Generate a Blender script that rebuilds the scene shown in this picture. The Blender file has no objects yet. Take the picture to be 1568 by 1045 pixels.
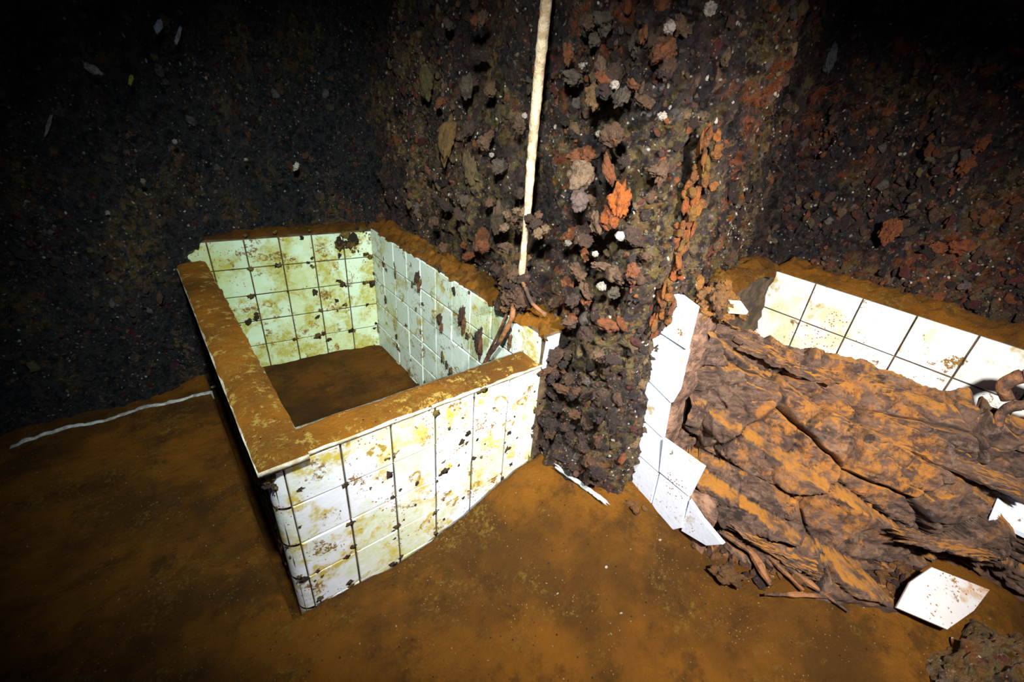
import bpy, bmesh, math, random
import numpy as np
from mathutils import Vector, Matrix, noise
random.seed(7); rng=np.random.default_rng(7)
S=1.43   # scene unit (camera height above the silt) in metres
sc=bpy.context.scene
sc.view_settings.view_transform='Standard'
sc.view_settings.look='None'

# ---------------------------------------------------------------- helpers
def link(o,parent=None):
    sc.collection.objects.link(o)
    if parent: o.parent=parent
    return o
def empty(name):
    e=bpy.data.objects.new(name,None); e.empty_display_size=.1; return link(e)
def mk(name,V,Fc,mat,parent=None,smooth=True,cols=None):
    V=np.asarray(V,dtype=np.float32)*S
    me=bpy.data.meshes.new(name)
    me.from_pydata(V.tolist(),[],[tuple(f) for f in Fc])
    me.materials.append(mat)
    if smooth: me.polygons.foreach_set('use_smooth',[True]*len(me.polygons))
    if cols is not None:
        a=me.color_attributes.new('Col','FLOAT_COLOR','POINT')
        a.data.foreach_set('color',np.asarray(cols,dtype=np.float32).ravel())
    me.update()
    return link(bpy.data.objects.new(name,me),parent)
def fb(p,o=4): return noise.fractal(p,1.0,2.0,o)
def sm(a,b,x):
    t=max(0,min(1,(x-a)/(b-a))); return t*t*(3-2*t)

# ---------------------------------------------------------------- materials
class NT:
    def __init__(s,name):
        s.m=bpy.data.materials.new(name); s.m.use_nodes=True; s.t=s.m.node_tree; s.t.nodes.clear()
        s.out=s.t.nodes.new('ShaderNodeOutputMaterial'); s.b=s.t.nodes.new('ShaderNodeBsdfPrincipled')
        s.t.links.new(s.b.outputs[0],s.out.inputs[0])
        s.tc=s.t.nodes.new('ShaderNodeTexCoord').outputs['Object']
        s.geo=s.t.nodes.new('ShaderNodeNewGeometry')
    def l(s,a,b): s.t.links.new(a,b)
    def map(s,scale,rot=(0,0,0)):
        n=s.t.nodes.new('ShaderNodeMapping'); n.inputs['Scale'].default_value=scale; n.inputs['Rotation'].default_value=rot; s.l(s.tc,n.inputs[0]); return n.outputs[0]
    def warp(s,scale,amt,vec=None):
        n=s.t.nodes.new('ShaderNodeTexNoise'); n.inputs['Scale'].default_value=scale; n.inputs['Detail'].default_value=3; s.l(vec or s.tc,n.inputs['Vector'])
        a=s.t.nodes.new('ShaderNodeVectorMath'); a.operation='MULTIPLY_ADD'; s.l(n.outputs[1],a.inputs[0]); a.inputs[1].default_value=(amt,)*3; s.l(vec or s.tc,a.inputs[2]); return a.outputs[0]
    def noise(s,scale,detail=4,rough=.6,vec=None,dist=0):
        n=s.t.nodes.new('ShaderNodeTexNoise'); n.inputs['Scale'].default_value=scale; n.inputs['Detail'].default_value=detail
        n.inputs['Roughness'].default_value=rough; n.inputs['Distortion'].default_value=dist
        s.l(vec or s.tc,n.inputs['Vector']); return n.outputs[0]
    def vor(s,scale,feature='F1',vec=None):
        n=s.t.nodes.new('ShaderNodeTexVoronoi'); n.feature=feature; n.inputs['Scale'].default_value=scale
        s.l(vec or s.tc,n.inputs['Vector']); return n
    def sep(s,c):
        n=s.t.nodes.new('ShaderNodeSeparateColor'); s.l(c,n.inputs[0]); return n.outputs
    def ramp(s,x,a,b,va=0.,vb=1.):
        n=s.t.nodes.new('ShaderNodeMapRange'); n.interpolation_type='SMOOTHSTEP'
        s.l(x,n.inputs[0]); n.inputs[1].default_value=a; n.inputs[2].default_value=b; n.inputs[3].default_value=va; n.inputs[4].default_value=vb
        return n.outputs[0]
    def pal(s,x,cols):
        n=s.t.nodes.new('ShaderNodeValToRGB'); r=n.color_ramp; r.interpolation='CONSTANT'
        while len(r.elements)<len(cols): r.elements.new(1.)
        for k,(p,c) in enumerate(cols): r.elements[k].position=p; r.elements[k].color=(*c,1)
        s.l(x,n.inputs[0]); return n.outputs[0]
    def mul(s,a,b,op='MULTIPLY'):
        n=s.t.nodes.new('ShaderNodeMath'); n.operation=op; n.use_clamp=False
        for i,v in enumerate((a,b)):
            if isinstance(v,(int,float)): n.inputs[i].default_value=v
            else: s.l(v,n.inputs[i])
        return n.outputs[0]
    def mix(s,f,a,b,mode='MIX'):
        n=s.t.nodes.new('ShaderNodeMix'); n.data_type='RGBA'; n.blend_type=mode
        if isinstance(f,(int,float)): n.inputs[0].default_value=f
        else: s.l(f,n.inputs[0])
        for i,v in ((6,a),(7,b)):
            if isinstance(v,tuple): n.inputs[i].default_value=(*v,1)
            else: s.l(v,n.inputs[i])
        return n.outputs[2]
    def col(s,c): 
        if isinstance(c,tuple): s.b.inputs['Base Color'].default_value=(*c,1)
        else: s.l(c,s.b.inputs['Base Color'])
    def rough(s,r):
        if isinstance(r,(int,float)): s.b.inputs['Roughness'].default_value=r
        else: s.l(r,s.b.inputs['Roughness'])
    def bump(s,h,strength=.5,dist=.01):
        n=s.t.nodes.new('ShaderNodeBump'); n.inputs['Strength'].default_value=strength; n.inputs['Distance'].default_value=dist
        s.l(h,n.inputs['Height']); s.l(n.outputs[0],s.b.inputs['Normal'])
    def up(s):
        n=s.t.nodes.new('ShaderNodeSeparateXYZ'); s.l(s.geo.outputs['Normal'],n.inputs[0]); return n.outputs[2]
    def attr(s,name):
        n=s.t.nodes.new('ShaderNodeAttribute'); n.attribute_name=name; return n.outputs[0]

def mat_crust(name,rust=.5,base=(.016,.010,.008),base2=(.055,.030,.018),k=1.,ochre=.5):
    n=NT(name); W1=n.warp(14,.10); W2=n.warp(45,.03)
    def K(r,g,b): return (min(.9,r*k),min(.9,g*k),min(.9,b*k))
    c=n.mix(n.ramp(n.noise(11,6,.75),.40,.62),base,base2)
    big=n.noise(2.1,4,.6)   # patchy cover: bare black steel / colonised
    cov=n.ramp(big,.36,.58,.25,1)
    c=n.mix(n.mul(n.ramp(n.noise(3.1,4,.6),.54-.16*ochre,.66-.16*ochre),n.ramp(n.noise(30,5,.75,W2),.44,.56)),c,K(.17,.115,.035))
    c=n.mix(n.mul(n.ramp(n.noise(2.3,4,.65,dist=.4),.64-.16*rust,.70-.12*rust),n.ramp(n.noise(22,6,.8,W2),.48,.56)),c,K(.27,.068,.016))
    v=n.vor(20,vec=W1); sx=n.sep(v.outputs['Color'])
    m=n.mul(n.mul(n.ramp(v.outputs['Distance'],.26,.40,1,0),n.ramp(sx[1],.50,.52)),n.mul(n.ramp(n.noise(60,4,.75),.40,.52),cov))
    c=n.mix(m,c,n.pal(sx[0],[(0,K(.17,.075,.035)),(.24,K(.27,.16,.08)),(.44,K(.12,.016,.012)),(.56+.15*(1-rust),K(.40,.115,.022)),(.72,K(.15,.13,.11)),(.88,K(.06,.026,.016))]))
    v=n.vor(58,vec=W2); sx=n.sep(v.outputs['Color'])
    m=n.mul(n.mul(n.ramp(v.outputs['Distance'],.24,.42,1,0),n.ramp(sx[1],.60,.62)),cov)
    c=n.mix(m,c,n.pal(sx[0],[(0,K(.22,.10,.04)),(.30,K(.02,.012,.01)),(.44,K(.34,.23,.12)),(.58,K(.33,.085,.018)),(.68,K(.18,.16,.14)),(.84,K(.15,.02,.014))]))
    v=n.vor(66,vec=n.warp(90,.010)); sx=n.sep(v.outputs['Color'])
    m=n.mul(n.mul(n.ramp(v.outputs['Distance'],.14,.30,1,0),n.ramp(sx[0],.80,.82)),n.ramp(n.noise(4.5,3,.6),.44,.56,.12,1))
    c=n.mix(m,c,K(.62,.56,.47))
    v=n.vor(150); sx=n.sep(v.outputs['Color'])
    c=n.mix(n.mul(n.mul(n.ramp(v.outputs['Distance'],.18,.34,1,0),n.ramp(sx[0],.86,.88)),cov),c,K(.45,.34,.22))
    c=n.mix(n.mul(n.ramp(n.up(),.5,.9),n.ramp(n.noise(25,5,.7),.42,.58,0,.8)),c,K(.24,.105,.025))
    c=n.mix(n.ramp(n.geo.outputs['Pointiness'],.38,.48,.85,0),c,(.004,.003,.003))  # shade in the crevices painted into the colour
    n.col(c); n.rough(n.ramp(n.noise(40,3,.7),.35,.65,.35,.8))
    h=n.mul(n.mul(n.noise(22,8,.8),1.5),n.mul(n.vor(60,vec=W2).outputs['Distance'],.35),'SUBTRACT')
    n.bump(h,1.0,.05); return n.m
def mat_attr(name,rough=.6):
    n=NT(name); a=n.attr('Col')
    c=n.mix(n.ramp(n.noise(48,6,.8),.44,.62,0,.85),a,n.mix(.70,a,(.012,.007,.005)))
    v=n.vor(150); sx=n.sep(v.outputs['Color'])
    c=n.mix(n.mul(n.ramp(v.outputs['Distance'],.15,.3,1,0),n.ramp(sx[0],.85,.87)),c,(.30,.22,.14))
    n.col(c); n.rough(rough); n.bump(n.noise(55,6,.78),1.0,.03); return n.m
def mat_tile(name,tint=(.80,.82,.86),stain=.5,seed=0.,yel=(.45,.33,.03),ycov=.5):
    n=NT(name)
    mp=n.t.nodes.new('ShaderNodeMapping'); mp.inputs['Location'].default_value=(seed,seed*1.7,seed*.6); n.l(n.tc,mp.inputs[0]); v=mp.outputs[0]
    W=n.warp(12,.09,v)
    c=n.mix(n.ramp(n.noise(4,4,.6,v),.4,.7,0,.4),tint,(tint[0]*.74,tint[1]*.76,tint[2]*.66))
    c=n.mix(n.mul(n.ramp(n.noise(3.2,4,.6,W),.62-.18*ycov,.74-.14*ycov,0,.60),n.ramp(n.noise(30,5,.7,v),.30,.6,.35,1)),c,(.46,.50,.10))
    c=n.mix(n.mul(n.ramp(n.noise(8,4,.6,W),.62-.14*ycov,.69-.09*ycov),n.ramp(n.noise(40,5,.75,v),.38,.58,.25,.95)),c,yel)
    vo=n.vor(9,vec=W); sx=n.sep(vo.outputs['Color']); r=vo.outputs['Distance']
    ring=n.mul(n.ramp(r,.14,.20),n.ramp(r,.26,.30,1,0)); sel=n.ramp(sx[0],1-.55*stain,1-.55*stain+.02)
    c=n.mix(n.mul(n.mul(ring,sel),n.ramp(n.noise(50,4,.75,v),.42,.55)),c,(.34,.22,.035))
    c=n.mix(n.mul(n.ramp(n.noise(10,5,.7,W),.63-.06*stain,.665-.04*stain),n.ramp(n.noise(80,4,.75,v),.42,.52)),c,(.20,.11,.02))
    vo=n.vor(100,vec=n.warp(60,.01,v)); sx=n.sep(vo.outputs['Color'])
    m=n.mul(n.mul(n.ramp(vo.outputs['Distance'],.18,.34,1,0),n.ramp(sx[0],.55,.6)),n.ramp(n.noise(6,3,.6,v),.56-.08*stain,.62-.06*stain))
    c=n.mix(m,c,(.30,.10,.025))
    n.col(c); n.rough(n.ramp(n.noise(20,3,.6,v),.35,.65,.25,.6)); n.bump(n.noise(45,6,.7,v),.3,.005); return n.m
def mat_silt(name,k=1.,fleck=0.,dark=.75):
    n=NT(name)
    c=n.mix(n.ramp(n.noise(1.9,6,.62),.38,.60),(.120*k,.050*k,.007*k),(.30*k,.115*k,.009*k))
    c=n.mix(n.mul(n.ramp(n.noise(6,7,.75),.47,.64),dark),c,(.080*k,.036*k,.007*k))
    c=n.mix(n.mul(n.ramp(n.noise(3.2,6,.75,dist=.5),.52,.64),n.ramp(n.noise(70,5,.75),.48,.58,0,.8)),c,(.28*k,.18*k,.03*k))
    if fleck: c=n.mix(n.mul(n.ramp(n.noise(24,6,.8),.55,.61),fleck),c,(.68,.46,.10))
    v=n.vor(110); sx=n.sep(v.outputs['Color'])
    c=n.mix(n.mul(n.mul(n.ramp(v.outputs['Distance'],.12,.26,1,0),n.ramp(sx[1],.80,.82)),n.ramp(n.noise(3,3,.6),.42,.58)),c,(.46*k,.30*k,.12*k))
    v=n.vor(48); sx=n.sep(v.outputs['Color'])
    c=n.mix(n.mul(n.ramp(v.outputs['Distance'],.06,.18,1,0),n.ramp(sx[1],.86,.88)),c,(.035,.014,.002))
    n.col(c); n.rough(.95); n.b.inputs['Specular IOR Level'].default_value=.15; n.bump(n.noise(26,9,.8),1.,.032); return n.m
def mat_wood(name):
    n=NT(name)
    st=n.map((5.,5.,20.),(.5,.35,0)); W=n.warp(10,.04)
    c=n.mix(n.ramp(n.noise(2.0,7,.75,st),.38,.62),(.055,.028,.019),(.20,.112,.070))
    c=n.mix(n.ramp(n.noise(22,6,.8,W),.50,.62,0,.75),c,(.30,.19,.13))
    c=n.mix(n.mul(n.ramp(n.noise(3.0,5,.7,dist=.5),.48,.58),n.ramp(n.noise(22,6,.75,W),.44,.58,.05,.9)),c,(.46,.175,.022))
    c=n.mix(n.mul(n.ramp(n.noise(8,6,.75,W),.57,.63),.85),c,(.022,.012,.009))
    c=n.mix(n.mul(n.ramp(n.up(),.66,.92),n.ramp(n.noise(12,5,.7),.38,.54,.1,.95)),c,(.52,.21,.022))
    c=n.mix(n.ramp(n.geo.outputs['Pointiness'],.39,.48,.94,0),c,(.006,.003,.002))  # hollows of the timber painted near-black as shade
    n.col(c); n.rough(.7)
    n.bump(n.mul(n.mul(n.noise(2.4,7,.75,st),.3),n.mul(n.noise(38,8,.8,W),.8),'ADD'),.9,.03); return n.m
def mat_plain(name,c1,c2,rough=.6,sc_=20,bump=.5):
    n=NT(name); n.col(n.mix(n.ramp(n.noise(sc_,5,.7),.38,.62),c1,c2)); n.rough(rough); n.bump(n.noise(sc_*3,5,.7),bump,.01); return n.m

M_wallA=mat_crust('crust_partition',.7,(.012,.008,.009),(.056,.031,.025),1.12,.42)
M_wallD=mat_crust('crust_back',.05,(.006,.011,.018),(.020,.025,.028),.78,.2)  # blue gloom of the far wall put into its albedo
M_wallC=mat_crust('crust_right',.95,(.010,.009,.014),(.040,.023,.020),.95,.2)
M_bould=mat_crust('crust_boulder',.5,(.03,.017,.006),(.22,.11,.02),1.15,1.)
M_growth=mat_attr('marine_growth')
M_tileF=mat_tile('tile_front',(.74,.76,.84),.9,0.,(.50,.38,.03),.9)
M_tileI=mat_tile('tile_inner',(.62,.80,.60),1.0,3.3,(.40,.38,.05),1.1)  # green tint paints in light absorbed by the water
M_tileR=mat_tile('tile_inner_right',(.64,.76,.70),.6,6.1,(.42,.34,.05),.5)  # same water-green light in the tint, weaker
M_tileW=mat_tile('tile_white',(.68,.73,.86),.14,9.4,(.4,.3,.1),.1)
M_tile2=mat_tile('tile_right_tub',(.72,.73,.72),.4,1.9,(.40,.28,.08),.5)
M_tile3=mat_tile('tile_fragment',(.52,.50,.50),.6,14.9,(.36,.22,.10),.3)
M_grout=mat_plain('grout',(.03,.018,.008),(.10,.06,.025),.9)
M_brick=mat_plain('broken_masonry',(.06,.032,.02),(.26,.14,.085),.9,16,1.)
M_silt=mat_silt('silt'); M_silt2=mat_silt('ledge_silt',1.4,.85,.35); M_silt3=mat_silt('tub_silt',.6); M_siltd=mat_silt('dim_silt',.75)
M_wood=mat_wood('rotten_wood')
M_pipe=mat_plain('cream_pipe',(.42,.27,.15),(.72,.57,.38),.6,26,.9)
M_rust=mat_plain('rusty_pipe',(.03,.014,.008),(.22,.09,.03),.7,14,.9)
M_enam=mat_plain('chipped_edge',(.28,.24,.14),(.62,.58,.48),.5,12)
M_kerb=mat_plain('dull_kerb',(.16,.18,.17),(.50,.53,.50),.6,16)

# ---------------------------------------------------------------- walls
def resample(path,step):
    P=[np.array(p,float) for p in path]; out=[]
    for a,b in zip(P[:-1],P[1:]):
        k=max(1,int(np.linalg.norm(b-a)/step)); out+= [a+(b-a)*i/k for i in range(k)]
    out.append(P[-1]); out=np.array(out)
    for _ in range(10): out[1:-1]=(out[:-2]+out[1:-1]*2+out[2:])/4
    return out
def crust_wall(name,path,z0,z1,step,amp,mat,extra=None):
    P=resample(path,step); T=np.gradient(P,axis=0); T/=np.linalg.norm(T,axis=1)[:,None]
    N=np.stack([T[:,1],-T[:,0]],1)
    zs=np.arange(z0,z1,step); V=[]
    for i,(p,nn) in enumerate(zip(P,N)):
        for z in zs:
            q=Vector((p[0],p[1],z)); q2=Vector((p[0],p[1],z*.40))
            h=.036*fb(q2*4.0,3)+.028*fb(q2*12,3)
            wq=q+Vector((noise.noise(q*22),noise.noise(q*22+Vector((9,0,0))),noise.noise(q*22+Vector((0,9,0)))))*.022
            dv=noise.voronoi(wq*11)
            h+=.036*max(0,.42-dv[0][0])*max(0,noise.cell(dv[1][0]*7.3)+.1)
            dv=noise.voronoi(wq*29); h+=.018*max(0,.5-dv[0][0])*max(0,noise.cell(dv[1][0]*5.1)+.3)
            h+=.011*noise.noise(q*38)+.007*noise.noise(q*75)
            h*=amp
            if extra: h+=extra(p,z)
            V.append((p[0]+nn[0]*h,p[1]+nn[1]*h,z+.010*noise.noise(q*26)))
    n=len(zs); Fc=[(i*n+j,i*n+j+1,(i+1)*n+j+1,(i+1)*n+j) for i in range(len(P)-1) for j in range(n-1)]
    o=mk(name,V,Fc,mat)
    return o,np.array(V),np.repeat(N,n,axis=0)
def pillar(p,z):
    w=math.exp(-((p[1]-.57)/.10)**2) if p[0]<.86 else 0
    h=w*(.030*sm(.55,.1,z)+.036)
    if p[1]>.70 and p[0]<.86: h-=.014*sm(.62,.50,z)
    return h
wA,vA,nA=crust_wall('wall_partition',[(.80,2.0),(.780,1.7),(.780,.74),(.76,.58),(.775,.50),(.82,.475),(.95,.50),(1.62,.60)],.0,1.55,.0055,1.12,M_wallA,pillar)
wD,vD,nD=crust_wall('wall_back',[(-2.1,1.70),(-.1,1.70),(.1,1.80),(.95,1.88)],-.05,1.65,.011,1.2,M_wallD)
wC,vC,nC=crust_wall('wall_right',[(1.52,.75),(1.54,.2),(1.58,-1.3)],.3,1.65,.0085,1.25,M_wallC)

# ---------------------------------------------------------------- growth
def ico(sub):
    bm=bmesh.new(); bmesh.ops.create_icosphere(bm,subdivisions=sub,radius=1)
    v=np.array([x.co[:] for x in bm.verts]); f=np.array([[y.index for y in x.verts] for x in bm.faces]); bm.free(); return v,f
I1,I2,I3=ico(1),ico(2),ico(4)
class Blobs:
    def __init__(s): s.V=[];s.F=[];s.C=[];s.n=0
    def add(s,pos,rad,col,rot=None,tpl=None,rough=.35,freq=1.6):
        v,f=tpl or I2
        off=rng.uniform(-50,50,3)
        k=np.array([noise.noise(Vector(x*freq+off)) for x in v])
        if len(v)>30: k=k+.6*np.array([noise.noise(Vector(x*freq*2.3+off)) for x in v])
        if len(v)>300: k=k+.35*np.array([noise.noise(Vector(x*freq*5.5+off)) for x in v])
        w=v*np.maximum(.3,1+rough*k)[:,None]*np.array(rad)
        if rot is None: rot=Matrix.Rotation(rng.uniform(0,6.28),3,Vector(rng.normal(size=3)))
        w=w@np.array(rot).T+np.array(pos)
        s.V.append(w); s.F.append(f+s.n); s.C.append(np.tile([*col,1.],(len(v),1))); s.n+=len(v)
    def build(s,name,mat,parent=None):
        return mk(name,np.concatenate(s.V),np.concatenate(s.F).tolist(),mat,parent,True,np.concatenate(s.C))
PAL=[((.040,.020,.014),.26),((.12,.06,.034),.24),((.30,.085,.020),.08),((.12,.020,.014),.05),((.22,.14,.06),.12),((.17,.13,.11),.08),((.75,.68,.56),.18)]
def scatter(B,V,N,count,zlo,zhi,filt=None,pal=PAL,rs=1.,white=1.,dens=True):
    cs=[p[0] for p in pal]; ws=np.array([p[1] for p in pal]); ws[6]*=white; ws=ws/ws.sum()
    idx=rng.integers(0,len(V),count*6); k=0
    for i in idx:
        p=V[i]
        if p[2]<zlo or p[2]>zhi or (filt and not filt(p)): continue
        if dens and noise.noise(Vector(p*7))+rng.normal()*.15<0.02: continue
        c=rng.choice(len(cs),p=ws); col=np.array(cs[c])*rng.uniform(.6,1.3); n=N[i]
        if c==6: r=rng.uniform(.0013,.0045)
        else: r=min(.012,.0022+rng.exponential(.0030))*rs
        rad=(r*rng.uniform(.5,1),r*rng.uniform(.5,1.2),r*rng.uniform(.8,1.8)); tpl=I2 if r>.0075 else I1
        rot=Matrix.Rotation(math.atan2(n[1],n[0])+rng.uniform(-.6,.6),3,'Z')@Matrix.Rotation(rng.uniform(-1,1),3,'X')
        B.add((p[0]+n[0]*r*.1,p[1]+n[1]*r*.1,p[2]),rad,col,rot,tpl,.7,2.0)
        k+=1
        if k>=count: break
def feat(B,p,rad,col,rough=.45): B.add(p,rad,col,Matrix.Rotation(rng.uniform(-.3,.3),3,'X'),I3,rough,1.7)
B=Blobs(); scatter(B,vA,nA,4400,.05,1.3,lambda p:p[1]<1.72 and p[0]<1.45 and not(p[2]<.48 and p[1]>.68))
feat(B,(.70,.545,.83),(.014,.018,.032),(.55,.13,.012),.6); feat(B,(.70,.56,.80),(.012,.020,.018),(.38,.09,.01),.6)
feat(B,(.70,.65,.86),(.026,.024,.028),(.30,.19,.11)); feat(B,(.69,.635,.815),(.016,.016,.020),(.22,.14,.12))
feat(B,(.69,.52,.775),(.010,.010,.009),(.85,.78,.70),.2)
for (y,z,r) in [(.51,1.10,.009),(.45,1.12,.009),(.62,.94,.006),(.58,.72,.006),(.49,.98,.007),(.72,1.05,.006),(.66,.72,.007),(.55,.66,.009),(.60,1.02,.008),(.88,.95,.006),(1.0,.85,.006)]: feat(B,(.700 if y<.7 else .735,y,z),(r,r,r*.9),(.7,.6,.5),.4)
feat(B,(.72,.66,1.0),(.018,.016,.022),(.32,.17,.07)); feat(B,(.735,1.22,.86),(.016,.026,.060),(.24,.13,.035)); feat(B,(.73,1.02,.62),(.02,.02,.035),(.22,.07,.02))
feat(B,(.74,1.35,1.0),(.012,.03,.04),(.16,.12,.04)); feat(B,(.735,1.1,.80),(.012,.03,.05),(.18,.12,.045)); feat(B,(.73,.95,.70),(.018,.02,.04),(.14,.09,.05))
for i in range(80):   # rust streak down the corner
    t=i/79; z=.96-.37*t
    B.add((.79+rng.normal()*.010,.447+rng.normal()*.010+.01*t,z),(rng.uniform(.003,.008),rng.uniform(.003,.009),rng.uniform(.006,.020)),(rng.uniform(.22,.40),rng.uniform(.08,.13),.014),Matrix.Rotation(rng.normal()*.2,3,'X'),I2,.6,2.)
for i in range(90):
    y=rng.uniform(.46,1.3) if i<45 else rng.uniform(.48,.70)
    B.add((.728-.02*math.exp(-((y-.57)/.1)**2)+rng.normal()*.008,y,rng.uniform(.50,1.15)),(rng.uniform(.006,.014),rng.uniform(.008,.018),rng.uniform(.010,.026)),random.choice([(.16,.08,.04),(.08,.04,.025),(.20,.11,.06),(.12,.09,.06),(.26,.08,.022),(.05,.025,.018)]),None,I3,.5,1.8)
for i in range(60):
    z=rng.uniform(.06,.45); y=rng.uniform(.46,.66)
    B.add((.712+rng.normal()*.01,y,z),(rng.uniform(.006,.016),rng.uniform(.006,.016),rng.uniform(.01,.026)),random.choice([(.03,.016,.01),(.08,.04,.022),(.14,.06,.025),(.04,.02,.015)]),None,I3,.55,1.8)
for i in range(60):   # crust where the tub butts against the pillar
    B.add((rng.uniform(.70,.775),.662+rng.normal()*.006,rng.uniform(.03,.49)),(rng.uniform(.008,.018),rng.uniform(.006,.014),rng.uniform(.012,.028)),random.choice([(.03,.016,.01),(.07,.035,.02),(.04,.02,.015),(.14,.065,.03)]),None,I3,.55,1.8)
B.build('marine_growth_partition',M_growth,wA)
PD=[((.020,.020,.022),.3),((.05,.035,.025),.3),((.12,.05,.02),.06),((.05,.015,.012),.04),((.11,.09,.04),.12),((.12,.12,.12),.08),((.5,.5,.48),.14)]
B=Blobs(); scatter(B,vD,nD,2400,.02,1.35,lambda p:-.9<p[0]<.75,pal=PD,rs=1.1)
B.build('marine_growth_back',M_growth,wD)
B=Blobs(); PC=[(tuple(np.array(c)*.8),w*(1.6 if i in(2,3) else 1)) for i,(c,w) in enumerate(PAL)]
scatter(B,vC,nC,3400,.55,1.35,lambda p:-.5<p[1]<.6,pal=PC,rs=1.1,white=.7)
feat(B,(1.47,.60,1.135),(.012,.014,.020),(.8,.76,.72),.3)
feat(B,(1.48,.57,1.13),(.01,.012,.03),(.20,.20,.22),.4)
for k in range(22): feat(B,(1.51,rng.uniform(-.15,.30),rng.uniform(.72,1.15)),(.010,rng.uniform(.008,.022),rng.uniform(.010,.028)),(.28,.075,.016),.7)
B.build('marine_growth_right',M_growth,wC)
B=Blobs()
for (p,r,c) in [((.15,1.68,1.075),(.007,.006,.016),(.6,.68,.85)),((.19,1.69,1.06),(.004,.004,.020),(.5,.55,.6)),((-.01,1.66,.968),(.014,.008,.009),(.5,.5,.48)),((.45,1.74,.715),(.008,.008,.013),(.8,.78,.66)),
    ((-.13,1.66,.84),(.003,.004,.026),(.5,.46,.44)),((.06,1.67,.95),(.004,.005,.012),(.45,.45,.05)),((.3,1.74,.74),(.005,.006,.005),(.5,.5,.5)),((.12,1.69,.80),(.005,.005,.006),(.5,.5,.5)),((.02,1.67,.70),(.005,.005,.006),(.5,.42,.35)),((-.08,1.67,.62),(.005,.005,.006),(.45,.42,.42))]:
    B.add(p,r,c,Matrix.Rotation(.5,3,'Y'),I3,.6,1.8)
B.build('pale_shells_back',M_growth,wD)

# ---------------------------------------------------------------- floor
def floor_h(x,y):
    dd=math.hypot((x-.79)*.95,(y-.56)*.9)
    h=.125*max(0,min(1,(.50-dd)/.40))**1.15
    dd2=math.hypot((x-1.25)*.8,(y+.0)*.8); h=max(h,.09*sm(.48,.1,dd2))
    q=Vector((x,y,0)); h+=.020*noise.noise(q*2.6)*sm(0,.1,abs(x)+.05)+.012*fb(q*7,4)+.0035*fb(q*36,3)
    if .03<x<.80 and .66<y<1.85: h=-.09
    return h
st=.009; xs=np.arange(-2.1,1.65,st); ys=np.arange(-.9,1.9,st)
V=[(x,y,floor_h(x,y)) for x in xs for y in ys]; n=len(ys)
Fc=[(i*n+j,(i+1)*n+j,(i+1)*n+j+1,i*n+j+1) for i in range(len(xs)-1) for j in range(n-1)]
floor=mk('floor',V,Fc,M_silt)
B=Blobs()
for _ in range(1300):
    x=rng.uniform(-.5,1.1); y=rng.uniform(-.1,1.5)
    if .02<x<.82 and y>.64: continue
    r=rng.uniform(.0007,.0022); w=rng.random()<.5
    B.add((x,y,floor_h(x,y)+r*.3),(r,r*rng.uniform(.5,1.6),r*.6),(.55,.40,.18) if w else (.05,.022,.006),None,I1,.3)
for (x,y) in [(.585,.25),(.62,.33),(.50,.36),(.78,.30),(.9,.3)]: B.add((x,y,floor_h(x,y)+.002),(.0045,.003,.002),(.8,.75,.6),None,I1,.6)
B.build('shell_debris_on_silt',M_growth,floor)
V=[];Fc=[]
m=120
for i in range(m+1):
    x=-.95+ .98*i/m; w=.007+.003*noise.noise(Vector((x*14,0,0))); y=1.620+.006*noise.noise(Vector((x*9,3,0))); z=.010+.005*noise.noise(Vector((x*6,7,0)))+.004*noise.noise(Vector((x*40,7,0)))
    if noise.noise(Vector((x*9,1,9)))>.34: z-=.012
    z+=max(-.01,floor_h(x,y)-.002)
    V+=[(x,y,-.03),(x,y,z),(x,y+w,z),(x,y+w+.01,-.03)]
    if i<m: a=i*4; Fc+=[(a,a+4,a+5,a+1),(a+1,a+5,a+6,a+2),(a+2,a+6,a+7,a+3)]
mk('trim_1',V,Fc,M_kerb)

# ---------------------------------------------------------------- tiles
def add_box(V,Fc,o,u,v,w,su,sv,sw,bev=.0016):
    a=len(V); b=bev
    for (du,dv,dw) in [(0,0,0),(su,0,0),(su,sv,0),(0,sv,0),(0,0,sw-b),(su,0,sw-b),(su,sv,sw-b),(0,sv,sw-b),(b,b,sw),(su-b,b,sw),(su-b,sv-b,sw),(b,sv-b,sw)]:
        V.append(tuple(o+u*du+v*dv+w*dw))
    Fc+= [(a,a+3,a+2,a+1)]
    for k in range(4):
        l=(k+1)%4; Fc.append((a+k,a+l,a+4+l,a+4+k)); Fc.append((a+4+k,a+4+l,a+8+l,a+8+k))
    Fc.append((a+8,a+9,a+10,a+11))
def tile_field(name,o,u,length,top,bottom,w,ts,mat,parent,miss=(),jit=.0012,gap=.0020):
    o=Vector(o);u=Vector(u).normalized();w=Vector(w).normalized();vv=Vector((0,0,-1)); V=[];Fc=[]
    cols=max(1,int(round(length/ts))); tw=length/cols; rows=int(math.ceil((top-bottom)/ts))
    for i in range(cols):
        for j in range(rows):
            if (i,j) in miss: continue
            hh=min(ts,(top-bottom)-j*ts)
            if hh<.01: continue
            q=Vector((o.x,o.y,top))+u*(i*tw+gap)+vv*(j*ts+gap)+w*random.uniform(-jit,jit)
            uu=(u+w*random.uniform(-.012,.012)).normalized(); v2=(vv+w*random.uniform(-.012,.012)).normalized()
            add_box(V,Fc,q,uu,v2,w,tw-2*gap,hh-2*gap,.006)
    return mk(name,V,Fc,mat,parent,False)
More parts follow.
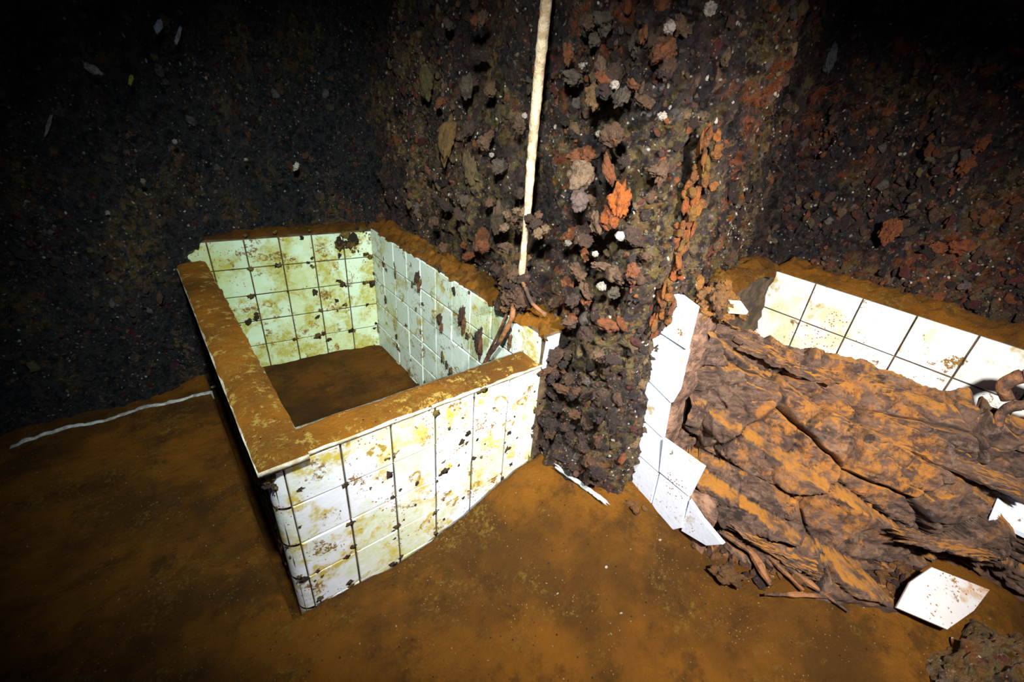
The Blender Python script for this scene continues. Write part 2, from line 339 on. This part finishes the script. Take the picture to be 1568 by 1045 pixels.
def block(name,pts,z0,z1,mat,parent,rough=0.004,step=.02):
    bm=bmesh.new(); vb=[bm.verts.new((x,y,z0)) for x,y in pts]; vt=[bm.verts.new((x,y,z1)) for x,y in pts]
    bm.faces.new(vb[::-1]); bm.faces.new(vt)
    for k in range(len(pts)): l=(k+1)%len(pts); bm.faces.new((vb[k],vb[l],vt[l],vt[k]))
    for _ in range(7):
        e=[e for e in bm.edges if e.calc_length()>step*1.6]
        if not e: break
        bmesh.ops.subdivide_edges(bm,edges=e,cuts=1,use_grid_fill=True)
    bmesh.ops.triangulate(bm,faces=bm.faces)
    bm.normal_update()
    for v in bm.verts: v.co+=v.normal*rough*(fb(v.co*16,3)+.4*fb(v.co*50,2))
    V=[v.co[:] for v in bm.verts]; bm.verts.index_update(); Fc=[[v.index for v in f.verts] for f in bm.faces]; bm.free()
    return mk(name,V,Fc,mat,parent)
def silt_strip(name,a,b,width,side,z,parent,thick=.012,mat=None,step=.006,edge=.012,lump=.004):
    a=Vector((*a,0));b=Vector((*b,0));side=Vector((*side,0)).normalized(); L=(b-a).length; nu=int(L/step); nv=max(6,int(width/step)); V=[];Fc=[]
    for i in range(nu+1):
        p=a+(b-a)*i/nu; e0=edge*(noise.noise(p*16+Vector((5,5,5)))+.6*noise.noise(p*50)); e1=edge*(noise.noise(p*16+Vector((9,1,5)))+.6*noise.noise(p*50+Vector((3,3,3))))
        for j in range(nv+1):
            t=j/nv; q=p+side*(e0+(width-e0+e1)*t); prof=math.sin(math.pi*t)**.4 if 0<t<1 else 0
            endp=min(1,min(i,nu-i)/3)**.5
            V.append((q.x,q.y,z-.003+ (thick*(.75+.35*noise.noise(q*11))+lump*(fb(q*40,3)+.8*fb(q*18,2)))*prof*endp))
    n=nv+1; Fc=[(i*n+j,(i+1)*n+j,(i+1)*n+j+1,i*n+j+1) for i in range(nu) for j in range(nv)]
    return mk(name,V,Fc,mat or M_silt2,parent)

tub=empty('tiled_bathtub')
T=.1045
XL,XR,YF=.055,.684,.675; ZR=.404
block('front_wall_core',[(XL+.004,YF+.006),(XR+.03,YF+.006),(XR+.03,.750),(XL+.004,.750)],-.06,ZR,M_grout,tub,.002)
block('left_wall_core',[(XL+.004,YF+.012),(XL+.055,YF+.012),(XL+.055,1.78),(XL+.004,1.78)],-.06,ZR,M_grout,tub,.004)
block('right_wall_core',[(.680,.674),(.775,.674),(.775,1.72),(.680,1.72)],-.08,.490,M_grout,tub)
block('back_wall_core',[(.03,1.800),(.680,1.697),(.690,1.765),(.03,1.87)],-.1,.480,M_grout,tub)
tile_field('front_tiles',(XL+.022,YF+.006,0),(1,0,0),XR-XL-.022,ZR-.004,-.05,(0,-1,0),T,M_tileF,tub)
tile_field('right_inner_tiles',(.680,.680,0),(0,1,0),1.012,.488,-.1,(-1,0,0),T,M_tileR,tub)
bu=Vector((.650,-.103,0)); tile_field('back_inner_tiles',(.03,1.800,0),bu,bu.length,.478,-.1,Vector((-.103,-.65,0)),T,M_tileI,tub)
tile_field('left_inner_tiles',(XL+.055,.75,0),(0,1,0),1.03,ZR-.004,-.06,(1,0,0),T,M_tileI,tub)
tile_field('right_end_tiles',(.680,.674,0),(1,0,0),.05,.488,.395,(0,-1,0),.1,M_tileW,tub)
tile_field('left_outer_tiles',(XL+.004,.705,0),(0,1,0),1.05,ZR-.01,-.04,(-1,0,0),T,M_grout,tub)
V=[];Fc=[]
for r in range(5):
    zt=ZR-.006-r*T; zb=zt-T+.006; a=len(V); k=11
    for i in range(k):
        ang=math.pi+ (math.pi/2)*i/(k-1); R=.026; cx,cy=XL+.021,YF+.026
        for z in (zt,zb): V.append((cx+R*math.cos(ang),cy+R*math.sin(ang),z))
    for i in range(k-1): Fc.append((a+2*i,a+2*i+2,a+2*i+3,a+2*i+1))
mk('corner_trim_tiles',V,Fc,M_tileF,tub)
block('left_rim_slab',[(XL-.018,YF-.012),(XL+.066,YF-.012),(XL+.066,1.775),(XL-.018,1.775)],ZR-.004,ZR+.008,M_enam,tub,.0015,.03)
block('front_rim_slab',[(XL+.066,YF-.002),(XR+.01,YF-.002),(XR+.01,.756),(XL+.066,.756)],ZR-.004,ZR+.003,M_enam,tub,.0015,.03)
silt_strip('left_rim_silt',(XL+.067,YF-.009),(XL+.067,1.78),.083,(-1,0),ZR+.011,tub,.012,edge=.004,lump=.003)
silt_strip('front_rim_silt',(XL+.06,YF+.002),(XR+.0,YF+.002),.075,(0,1),ZR+.006,tub,.012,edge=.005,lump=.003)
silt_strip('right_ledge_silt',(.678,.672),(.678,1.72),.10,(1,0),.488,tub,.030,M_silt,edge=.018,lump=.018)
silt_strip('back_ledge_silt',(.03,1.808),(.70,1.702),.09,(0,1),.480,tub,.022,M_siltd,edge=.012,lump=.010)
V=[];nx,ny=70,110
for i in range(nx):
    for j in range(ny):
        x=.10+.59*i/(nx-1); y=.74+1.08*j/(ny-1); q=Vector((x,y,4)); V.append((x,y,-.035+.015*noise.noise(q*3)+.007*fb(q*12,3)))
Fc=[(i*ny+j,(i+1)*ny+j,(i+1)*ny+j+1,i*ny+j+1) for i in range(nx-1) for j in range(ny-1)]
mk('silt_inside',V,Fc,M_silt3,tub)
B=Blobs()
def crust(p,w,smin,smax,flat,vert=1.2):
    r=rng.uniform(smin,smax); c=random.choice([(.07,.035,.014),(.13,.065,.016),(.035,.018,.009),(.22,.13,.025),(.28,.20,.03)])
    ax=np.array([r*rng.uniform(.7,1.4)]*3); k=int(np.argmax(np.abs(w))); ax[k]=r*flat; ax[2]*=rng.uniform(.7,vert)
    B.add(p,ax,c,Matrix.Identity(3),I2,1.3,1.7)
for i in range(7):
    for j in range(5):
        for _ in range(rng.integers(0,5)):
            if rng.random()<.65: crust((XL+.02+i*.1012+rng.normal()*.014,YF-.001,ZR-j*T+rng.normal()*.012),(0,1,0),.0025,.0085,.22)
for _ in range(50): crust((rng.uniform(XL+.02,XR),YF-.001,rng.uniform(.02,ZR)),(0,1,0),.0015,.004,.3)
for i in range(11):
    for j in range(6):
        for _ in range(rng.integers(0,4)):
            if rng.random()<.6: crust((.673,.68+i*.1012+rng.normal()*.02,.488-j*T+rng.normal()*.03),(1,0,0),.003,.009,.35,2.4)
for (y,z,r) in [(1.02,.40,.03),(.93,.36,.032),(.80,.45,.02),(1.3,.42,.02),(1.15,.33,.018),(.88,.25,.02)]:
    B.add((.668,y,z),(.009,r*.35,r),(.07,.032,.016),Matrix.Rotation(.2,3,'X'),I3,.8)
    B.add((.668,y-.01,z-.03),(.006,r*.2,r*.9),(.20,.08,.02),Matrix.Rotation(.1,3,'X'),I3,.8)
for i in range(7):
    for j in range(6):
        for _ in range(rng.integers(0,5)):
            t=(i+rng.normal()*.14)/6.2
            if 0<t<1: crust((.03+.65*t,1.792-.103*t,.478-j*T+rng.normal()*.012),(0,1,0),.003,.010,.25)
for _ in range(26): crust((.60+rng.normal()*.035,1.70,.44+rng.normal()*.02),(0,1,0),.005,.013,.3)
for _ in range(200): crust((XL-.002,rng.uniform(.74,1.7),rng.uniform(0,.4)),(1,0,0),.003,.009,.45)
for _ in range(18): crust((XL+.004+rng.normal()*.003,YF+.010,rng.uniform(0,.4)),(0,1,0),.0015,.005,.5)
for _ in range(9): crust((XL+.004+rng.normal()*.005,YF+.004,rng.uniform(.35,.40)),(0,1,0),.004,.009,.5)
B.build('crust_spots',M_growth,tub)

# ---------------------------------------------------------------- tubes
def tube(V,Fc,pts,rad,k=10,wob=.15,fr=30,sub=8):
    P=[Vector(p) for p in pts]; Q=[];R=[]
    rad=rad if isinstance(rad,(list,tuple)) else [rad]*len(P)
    for i in range(len(P)-1):
        p0=P[max(i-1,0)];p1=P[i];p2=P[i+1];p3=P[min(i+2,len(P)-1)]
        for s in range(sub):
            t=s/sub; Q.append(.5*((2*p1)+(p2-p0)*t+(2*p0-5*p1+4*p2-p3)*t*t+(3*p1-p0-3*p2+p3)*t**3)); R.append(rad[i]+(rad[i+1]-rad[i])*t)
    Q.append(P[-1]);R.append(rad[-1]); a=len(V); m=len(Q)
    for i,q in enumerate(Q):
        tg=(Q[min(i+1,m-1)]-Q[max(i-1,0)]).normalized(); h=Vector((0,1,.3)) if abs(tg.y)<.8 else Vector((1,0,.2))
        e1=tg.cross(h).normalized(); e2=tg.cross(e1)
        for j in range(k):
            th=2*math.pi*j/k; dr=e1*math.cos(th)+e2*math.sin(th); V.append(tuple(q+dr*R[i]*(1+wob*noise.noise((q+dr*R[i])*fr))))
    for i in range(m-1):
        for j in range(k): l=(j+1)%k; Fc.append((a+i*k+j,a+i*k+l,a+(i+1)*k+l,a+(i+1)*k+j))
    Fc.append(tuple(a+j for j in range(k))[::-1]); Fc.append(tuple(a+(m-1)*k+j for j in range(k)))
pip=empty('corroded_water_pipe')
V=[];Fc=[]; tube(V,Fc,[(.690,.785,1.65),(.690,.788,1.4),(.690,.79,1.15),(.694,.797,1.0),(.694,.797,.88),(.690,.79,.755)],[.0112,.0112,.0112,.0108,.0105,.0085],14,.16,60,50)
mk('upper_pipe',V,Fc,M_pipe,pip)
V=[];Fc=[]; tube(V,Fc,[(.688,.789,.755),(.680,.780,.70),(.676,.775,.64),(.685,.79,.58)],[.007,.0075,.008,.009],10,.3,50,10)
mk('lower_pipe',V,Fc,M_pipe,pip)
V=[];Fc=[]; tube(V,Fc,[(.675,.795,.535),(.655,.775,.50),(.645,.80,.43),(.642,.845,.355),(.642,.875,.29)],[.009,.0065,.006,.006,.006],10,.3,50,10)
tube(V,Fc,[(.66,.80,.50),(.655,.83,.42),(.65,.86,.35)],.0035,8,.3,50,8)
tube(V,Fc,[(.680,.785,.60),(.675,.755,.585),(.678,.73,.555),(.70,.70,.53)],[.005,.005,.005,.006],8,.3,50,8)
mk('bent_pipe',V,Fc,M_rust,pip)
B=Blobs()
for _ in range(34): B.add((.688+rng.normal()*.006,.785+rng.normal()*.030,.735+rng.normal()*.010),rng.uniform(.006,.012,3),random.choice([(.07,.035,.02),(.18,.09,.045),(.28,.17,.09)]),None,I3,.6)
for _ in range(60): B.add((.683+rng.normal()*.012,.81+rng.normal()*.025,.56+rng.normal()*.034),rng.uniform(.009,.021,3),random.choice([(.03,.016,.012),(.06,.03,.018),(.14,.07,.035),(.04,.018,.012),(.22,.11,.04)]),None,I3,.6)
B.build('valve_growth',M_growth,pip)

# ---------------------------------------------------------------- second tub
tub2=empty('tiled_bathtub')
tile_field('far_wall_tiles',(1.406,.49,0),(0,-1,0),1.5,.596,.02,(-1,0,0),.1155,M_tile2,tub2,jit=.001)
block('far_wall_core',[(1.407,.49),(1.54,.50),(1.57,-1.05),(1.407,-1.05)],.0,.594,M_grout,tub2)
silt_strip('far_ledge_silt',(1.408,.50),(1.408,-1.05),.13,(1,0),.594,tub2,.030,M_silt,edge=.008,lump=.012)
block('end_wall',[(.86,.44),(1.42,.485),(1.42,.55),(.86,.50)],.0,.60,M_grout,tub2,.012)
silt_strip('end_wall_silt',(.85,.425),(1.40,.47),.10,(0,1),.606,tub2,.03,M_silt,edge=.02,lump=.016)
block('near_wall_core',[(.846,.395),(.93,.395),(.93,.48),(.846,.48)],.05,.63,M_brick,tub2,.016)
block('near_wall_foot',[(.846,.22),(.90,.25),(.90,.42),(.846,.42)],.0,.20,M_brick,tub2,.012)
polys=[[(.485,.645),(.446,.650),(.405,.641),(.398,.545),(.485,.552)],
 [(.485,.549),(.398,.542),(.392,.440),(.400,.400),(.480,.430)],
 [(.480,.427),(.402,.396),(.394,.300),(.470,.315)],
 [(.470,.312),(.392,.297),(.378,.200),(.466,.215)],
 [(.390,.305),(.283,.297),(.292,.192),(.378,.205)],
 [(.466,.212),(.378,.197),(.370,.09),(.460,.09)],
 [(.376,.200),(.292,.189),(.280,.10),(.300,.07),(.370,.085)],
 [(.288,.188),(.245,.165),(.185,.145),(.215,.105),(.282,.085)]]
V=[];Fc=[]
for k,pl in enumerate(polys):
    cx=sum(p[0] for p in pl)/len(pl); cz=sum(p[1] for p in pl)/len(pl); a=len(V); n=len(pl); tx=random.uniform(-.07,.07); ty=random.uniform(-.07,.07)
    for (dx,s) in [(.006,1),(-.004,.98),(-.0055,.955)]:
        for (y,z) in pl: V.append((.838+dx+(y-cx)*tx+(z-cz)*ty,cx+(y-cx)*s,cz+(z-cz)*s))
    for r in range(2):
        for j in range(n): l=(j+1)%n; Fc.append((a+r*n+j,a+r*n+l,a+(r+1)*n+l,a+(r+1)*n+j))
    Fc.append(tuple(a+2*n+j for j in range(n))); 
mk('near_wall_broken_tiles',V,Fc,M_tileW,tub2,False)
V=[];Fc=[]
tube(V,Fc,[(1.25,-.063,.535),(1.25,-.045,.558),(1.26,-.060,.585),(1.26,-.09,.593),(1.27,-.15,.582),(1.29,-.25,.57),(1.385,-.32,.57)],[.010,.012,.013,.014,.014,.013,.013],10,.3,40,8)
tube(V,Fc,[(1.245,-.073,.48),(1.25,-.068,.51),(1.26,-.09,.535),(1.27,-.14,.54),(1.31,-.23,.545),(1.385,-.32,.55)],[.008,.009,.010,.010,.010,.011],10,.3,40,8)
mk('corroded_tap',V,Fc,M_rust,tub2)

# ---------------------------------------------------------------- collapsed timber / rubble
CP=[[(.865,.34,.03),(.90,.385,.33),(.90,.41,.58),(.96,.42,.62),(1.1,.44,.58)],
    [(.875,.27,.04),(.95,.345,.36),(1.0,.38,.55),(1.05,.40,.57),(1.2,.42,.45)],
    [(.93,.10,.03),(1.01,.22,.35),(1.06,.27,.455),(1.11,.29,.515),(1.28,.33,.38)],
    [(1.0,-.04,.03),(1.08,.06,.32),(1.14,.12,.42),(1.19,.18,.470),(1.36,.2,.38)],
    [(1.12,-.12,.03),(1.16,-.06,.29),(1.20,.0,.39),(1.25,.03,.450),(1.37,.05,.38)],
    [(1.33,-.25,.03),(1.29,-.18,.28),(1.29,-.14,.40),(1.31,-.10,.47),(1.385,-.1,.42)],
    [(1.25,-.60,.03),(1.30,-.52,.28),(1.32,-.45,.40),(1.35,-.40,.48),(1.385,-.4,.45)]]
CP=np.array(CP)
def cat(P,t):
    n=len(P)-1; i=min(int(t*n),n-1); f=t*n-i; p0=P[max(i-1,0)];p1=P[i];p2=P[i+1];p3=P[min(i+2,n)]
    return .5*((2*p1)+(p2-p0)*f+(2*p0-5*p1+4*p2-p3)*f*f+(3*p1-p0-3*p2+p3)*f**3)
nu,nv=470,270
rows=[]
for i in range(nu):
    u=i/(nu-1); prof=[cat(CP[:,k],u) for k in range(5)]
    rows.append([cat(prof,j/(nv-1)) for j in range(nv)])
G=np.array(rows); du=np.gradient(G,axis=0); dv=np.gradient(G,axis=1); NN=np.cross(du,dv); NN/=np.linalg.norm(NN,axis=2)[...,None]+1e-9
if NN[nu//2,nv//3].dot(np.array([-.7,-.4,.5]))<0: NN=-NN
out=np.zeros_like(G)
A1=Vector((.42,-.78,-.36)).normalized(); A2=Vector((.45,-.12,.90)).normalized(); A3=Vector((.7,.55,-.3)).normalized()
def cells(p,sa,sb,sc_):
    w=Vector((noise.noise(p*30),noise.noise(p*30+Vector((4,0,0))),noise.noise(p*30+Vector((0,4,0)))))*.006
    q=p+w; c=Vector((q.dot(A1)*sa,q.dot(A2)*sb,q.dot(A3)*sc_)); d,pt=noise.voronoi(c); return c,d,pt
def rnd(v,s): return noise.cell(v*97.3+Vector((s,s*2.1,s*.7)))
for i in range(nu):
    for j in range(nv):
        p=Vector(G[i,j])
        b=p.dot(A2)+.016*noise.noise(p*4)+.004*noise.noise(p*22); a=p.dot(A1)
        L=b*7.0; li=math.floor(L); fr=L-li; fr=fr if fr<.88 else .88*(1-(fr-.88)/.12)
        sg=a*2.6+7*noise.cell(Vector((li*3.7,1.3,0)))+.12*noise.noise(p*12); seg=math.floor(sg); rv=noise.cell(Vector((li*5.1+.5,seg*3.3+.5,.5)))
        h=(.046+.030*rv)*fr+.020*rv
        gap=min(sg-seg,1-(sg-seg)); h-=.018*max(0,.04-gap)/.04
        c,d,pt=cells(p,5,8,6); k=pt[0]; dd=c-k
        h+=.024*rnd(k,1)+.022*(dd.x*rnd(k,2)+dd.y*rnd(k,3))
        h-=.026*max(0,.06-(d[1]-d[0]))/.06
        c,d,pt=cells(p,13,22,14); k=pt[0]; h+=.006*rnd(k,4)-.005*max(0,.1-(d[1]-d[0]))/.1
        h+=.014*fb(p*6,2)+.008*fb(p*26,4)+.0025*noise.noise(p*110)
        edge=min(1,j/8)
        out[i,j]=G[i,j]+NN[i,j]*(h-.018)*(.3+.7*edge)
V=out.reshape(-1,3); Fc=[(i*nv+j,(i+1)*nv+j,(i+1)*nv+j+1,i*nv+j+1) for i in range(nu-1) for j in range(nv-1)]
rub=empty('collapsed_timber_heap')
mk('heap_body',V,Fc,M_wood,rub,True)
def board(V,Fc,c,dx,dn,L,Wd,Th,seed):
    dx=Vector(dx).normalized(); dn=Vector(dn).normalized(); dy=dn.cross(dx).normalized(); dn=dx.cross(dy)
    nx,ny=44,13; a=len(V); c=Vector(c)
    def pt(i,j,top):
        u=(i/(nx-1)-.5); v=(j/(ny-1)-.5); q=Vector((u*L*22+seed,v*Wd*60,0))
        wl=Wd*(1+.55*noise.noise(Vector((u*7+seed,2 if v>0 else 9,0)))+.25*noise.noise(Vector((u*26+seed,2 if v>0 else 9,0))))
        ll=L*(1+.35*noise.noise(Vector((v*5,seed,4 if u>0 else 8)))+.15*noise.noise(Vector((v*20,seed,4))))
        t=Th*(.7+.8*noise.noise(q)+.5*noise.noise(q*2.7)) if top else -Th*.8
        return c+dx*(u*ll)+dy*(v*wl)+dn*(t+.04*L*noise.noise(Vector((u*2+seed,0,7))))
    for top in (1,0):
        for i in range(nx):
            for j in range(ny): V.append(tuple(pt(i,j,top)))
    n=nx*ny
    for i in range(nx-1):
        for j in range(ny-1):
            q=a+i*ny+j; Fc.append((q,q+ny,q+ny+1,q+1)); q+=n; Fc.append((q,q+1,q+ny+1,q+ny))
    ring=[(i,0) for i in range(nx)]+[(nx-1,j) for j in range(1,ny)]+[(i,ny-1) for i in range(nx-2,-1,-1)]+[(0,j) for j in range(ny-2,0,-1)]
    for k in range(len(ring)):
        i,j=ring[k]; i2,j2=ring[(k+1)%len(ring)]; p=a+i*ny+j;q=a+i2*ny+j2; Fc.append((p,q,q+n,p+n))
V=[];Fc=[]
for (c,dx,dn,L,Wd,Th) in [((1.18,.18,.485),(.6,-.9,-.15),(-.3,0,1),.28,.05,.010),((1.27,-.03,.455),(.25,-1,-.05),(-.4,0,1),.28,.05,.010),((1.21,-.05,.38),(.3,-.9,-.1),(-.6,-.3,.8),.26,.035,.009),
    ((1.08,.28,.50),(.5,-.9,-.2),(-.4,-.2,1),.20,.04,.010),((1.18,-.12,.21),(.7,-.7,-.1),(-.5,-.5,.8),.20,.03,.010),((.98,.06,.11),(.5,-.9,-.1),(-.5,-.5,.8),.22,.022,.008),((1.02,-.03,.09),(.6,-.8,-.1),(-.5,-.3,.8),.16,.02,.007),((.94,.13,.115),(.3,-.9,-.2),(-.6,-.3,.7),.16,.018,.006)]:
    board(V,Fc,c,dx,dn,L,Wd,Th,L*77)
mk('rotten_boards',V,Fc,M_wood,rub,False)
V=[];Fc=[]
for (a,b,r) in [((.98,.24,.10),(.93,.03,.085),.006),((.95,.20,.10),(.97,-.05,.075),.007),((.86,.08,.070),(1.01,-.05,.075),.005),((.93,.16,.09),(.89,.08,.075),.009),((.95,.10,.10),(1.04,-.04,.085),.009),((1.0,-.02,.085),(1.04,-.09,.08),.006),((.90,.22,.10),(.92,.12,.085),.006)]:
    m=[(a[k]+b[k])/2+random.uniform(-.006,.006) for k in range(3)]; tube(V,Fc,[a,m,b],[r*.6,r,r*.4],7,.8,40,12)
mk('splinters',V,Fc,M_rust,rub,False)
B=Blobs()
for _ in range(190):
    t=rng.random(); x=.88+.28*t+rng.normal()*.022; y=.2-.33*t+rng.normal()*.03
    B.add((x,y,floor_h(x,y)+.004),rng.uniform(.003,.014,3),random.choice([(.05,.02,.01),(.25,.10,.02),(.12,.05,.02)]),None,I2,.8)
B.add((.835,.155,.07),(.018,.035,.016),(.20,.09,.025),Matrix.Rotation(.4,3,'Z'),I3,.5)
for _ in range(30): B.add((.79+rng.normal()*.018,.47+rng.normal()*.05,.10+rng.normal()*.008),rng.uniform(.005,.013,3),(.24,.10,.02),None,I2,.7)
for _ in range(60): B.add((rng.uniform(.85,.98),.42+rng.normal()*.02,.63+rng.normal()*.012),rng.uniform(.008,.022,3),random.choice([(.40,.17,.03),(.28,.13,.04),(.12,.06,.02)]),None,I3,.55)
B.build('rubble_lumps',M_growth,rub)
V=[];Fc=[]; board(V,Fc,(.700,.50,.134),(.03,-.15,-.012),(-.5,0,1),.15,.010,.003,5.)
mk('loose_batten',V,Fc,M_kerb)
def slab(name,pts,th,mat):
    P=[Vector(p) for p in pts]; n=len(P); nr=(P[1]-P[0]).cross(P[2]-P[1]).normalized(); 
    if nr.z<0: nr=-nr
    c=sum(P,Vector())/n; V=[];Fc=[]
    for (s,h) in [(1,-th),(1,-.0015),(.985,0)]:
        for p in P: V.append(tuple(c+(p-c)*s+nr*h))
    for r in range(2):
        for j in range(n): l=(j+1)%n; Fc.append((r*n+j,r*n+l,(r+1)*n+l,(r+1)*n+j))
    Fc.append(tuple(range(n))[::-1]); Fc.append(tuple(2*n+j for j in range(n)))
    return mk(name,V,Fc,mat,None,False)
slab('broken_tile_slab',[(1.028,-.107,.112),(1.085,-.104,.145),(1.138,-.120,.170),(1.205,-.215,.150),(1.14,-.208,.130),(1.062,-.186,.112)],.007,M_tile3)
slab('broken_tile_slab',[(1.22,-.145,.30),(1.34,-.14,.33),(1.385,-.17,.35),(1.385,-.32,.33),(1.26,-.26,.28)],.014,M_tileW)
slab('broken_tile_slab',[(.915,.395,.645),(.895,.365,.637),(.935,.345,.633),(.955,.375,.641)],.008,M_tile2)
v,f=ico(7); c0=Vector((1.00,-.315,.03)); rad=Vector((.205,.105,.170)); V=[]
for x in v:
    d=Vector(x); p=c0+Vector((d.x*rad.x,d.y*rad.y,d.z*rad.z)); w=p+Vector((noise.noise(p*18),noise.noise(p*18+Vector((5,0,0))),noise.noise(p*18+Vector((0,5,0)))))*.03
    dv=noise.voronoi(w*16); h=.06*max(0,.5-dv[0][0])*(1+noise.cell(dv[1][0]*3.3))
    dv=noise.voronoi(w*48); h+=.018*max(0,.5-dv[0][0]); h+=.030*fb(p*8,3)+.008*fb(p*50,3)
    V.append(tuple(p+d*h))
mk('encrusted_boulder',V,f.tolist(),M_bould)

# ---------------------------------------------------------------- camera
cx=Vector((.7835029,-.6170475,.0733169)); cy=Vector((.2514890,.4227793,.8706383)); cz=Vector((-.5682220,-.6637093,.4864295))
cam=bpy.data.cameras.new('camera'); cam.lens=15.84; cam.sensor_width=36; cam.clip_start=.02
co=link(bpy.data.objects.new('camera',cam))
co.matrix_world=Matrix(((cx.x,cy.x,cz.x,0),(cx.y,cy.y,cz.y,0),(cx.z,cy.z,cz.z,S),(0,0,0,1)))
sc.camera=co
# ---------------------------------------------------------------- lights (two dive strobes)
def spot(name,p,t,e,ang,blend,col,rad=.05):
    l=bpy.data.lights.new(name,'SPOT'); l.energy=e; l.spot_size=math.radians(ang); l.spot_blend=blend; l.color=col; l.shadow_soft_size=rad
    o=link(bpy.data.objects.new(name,l)); p=Vector(p)*S; t=Vector(t)*S; o.location=p; o.rotation_euler=(t-p).to_track_quat('-Z','Y').to_euler()
spot('dive_strobe_main',(.36,-.26,1.18),(.94,.36,.36),420,95,1.,(1,.955,.91))
spot('dive_strobe_fill',(.05,.18,1.32),(.55,1.10,.36),275,86,1.,(.93,1,.95))
w=bpy.data.worlds.new('world'); sc.world=w; w.use_nodes=True
w.node_tree.nodes['Background'].inputs[0].default_value=(.025,.08,.32,1); w.node_tree.nodes['Background'].inputs[1].default_value=.13
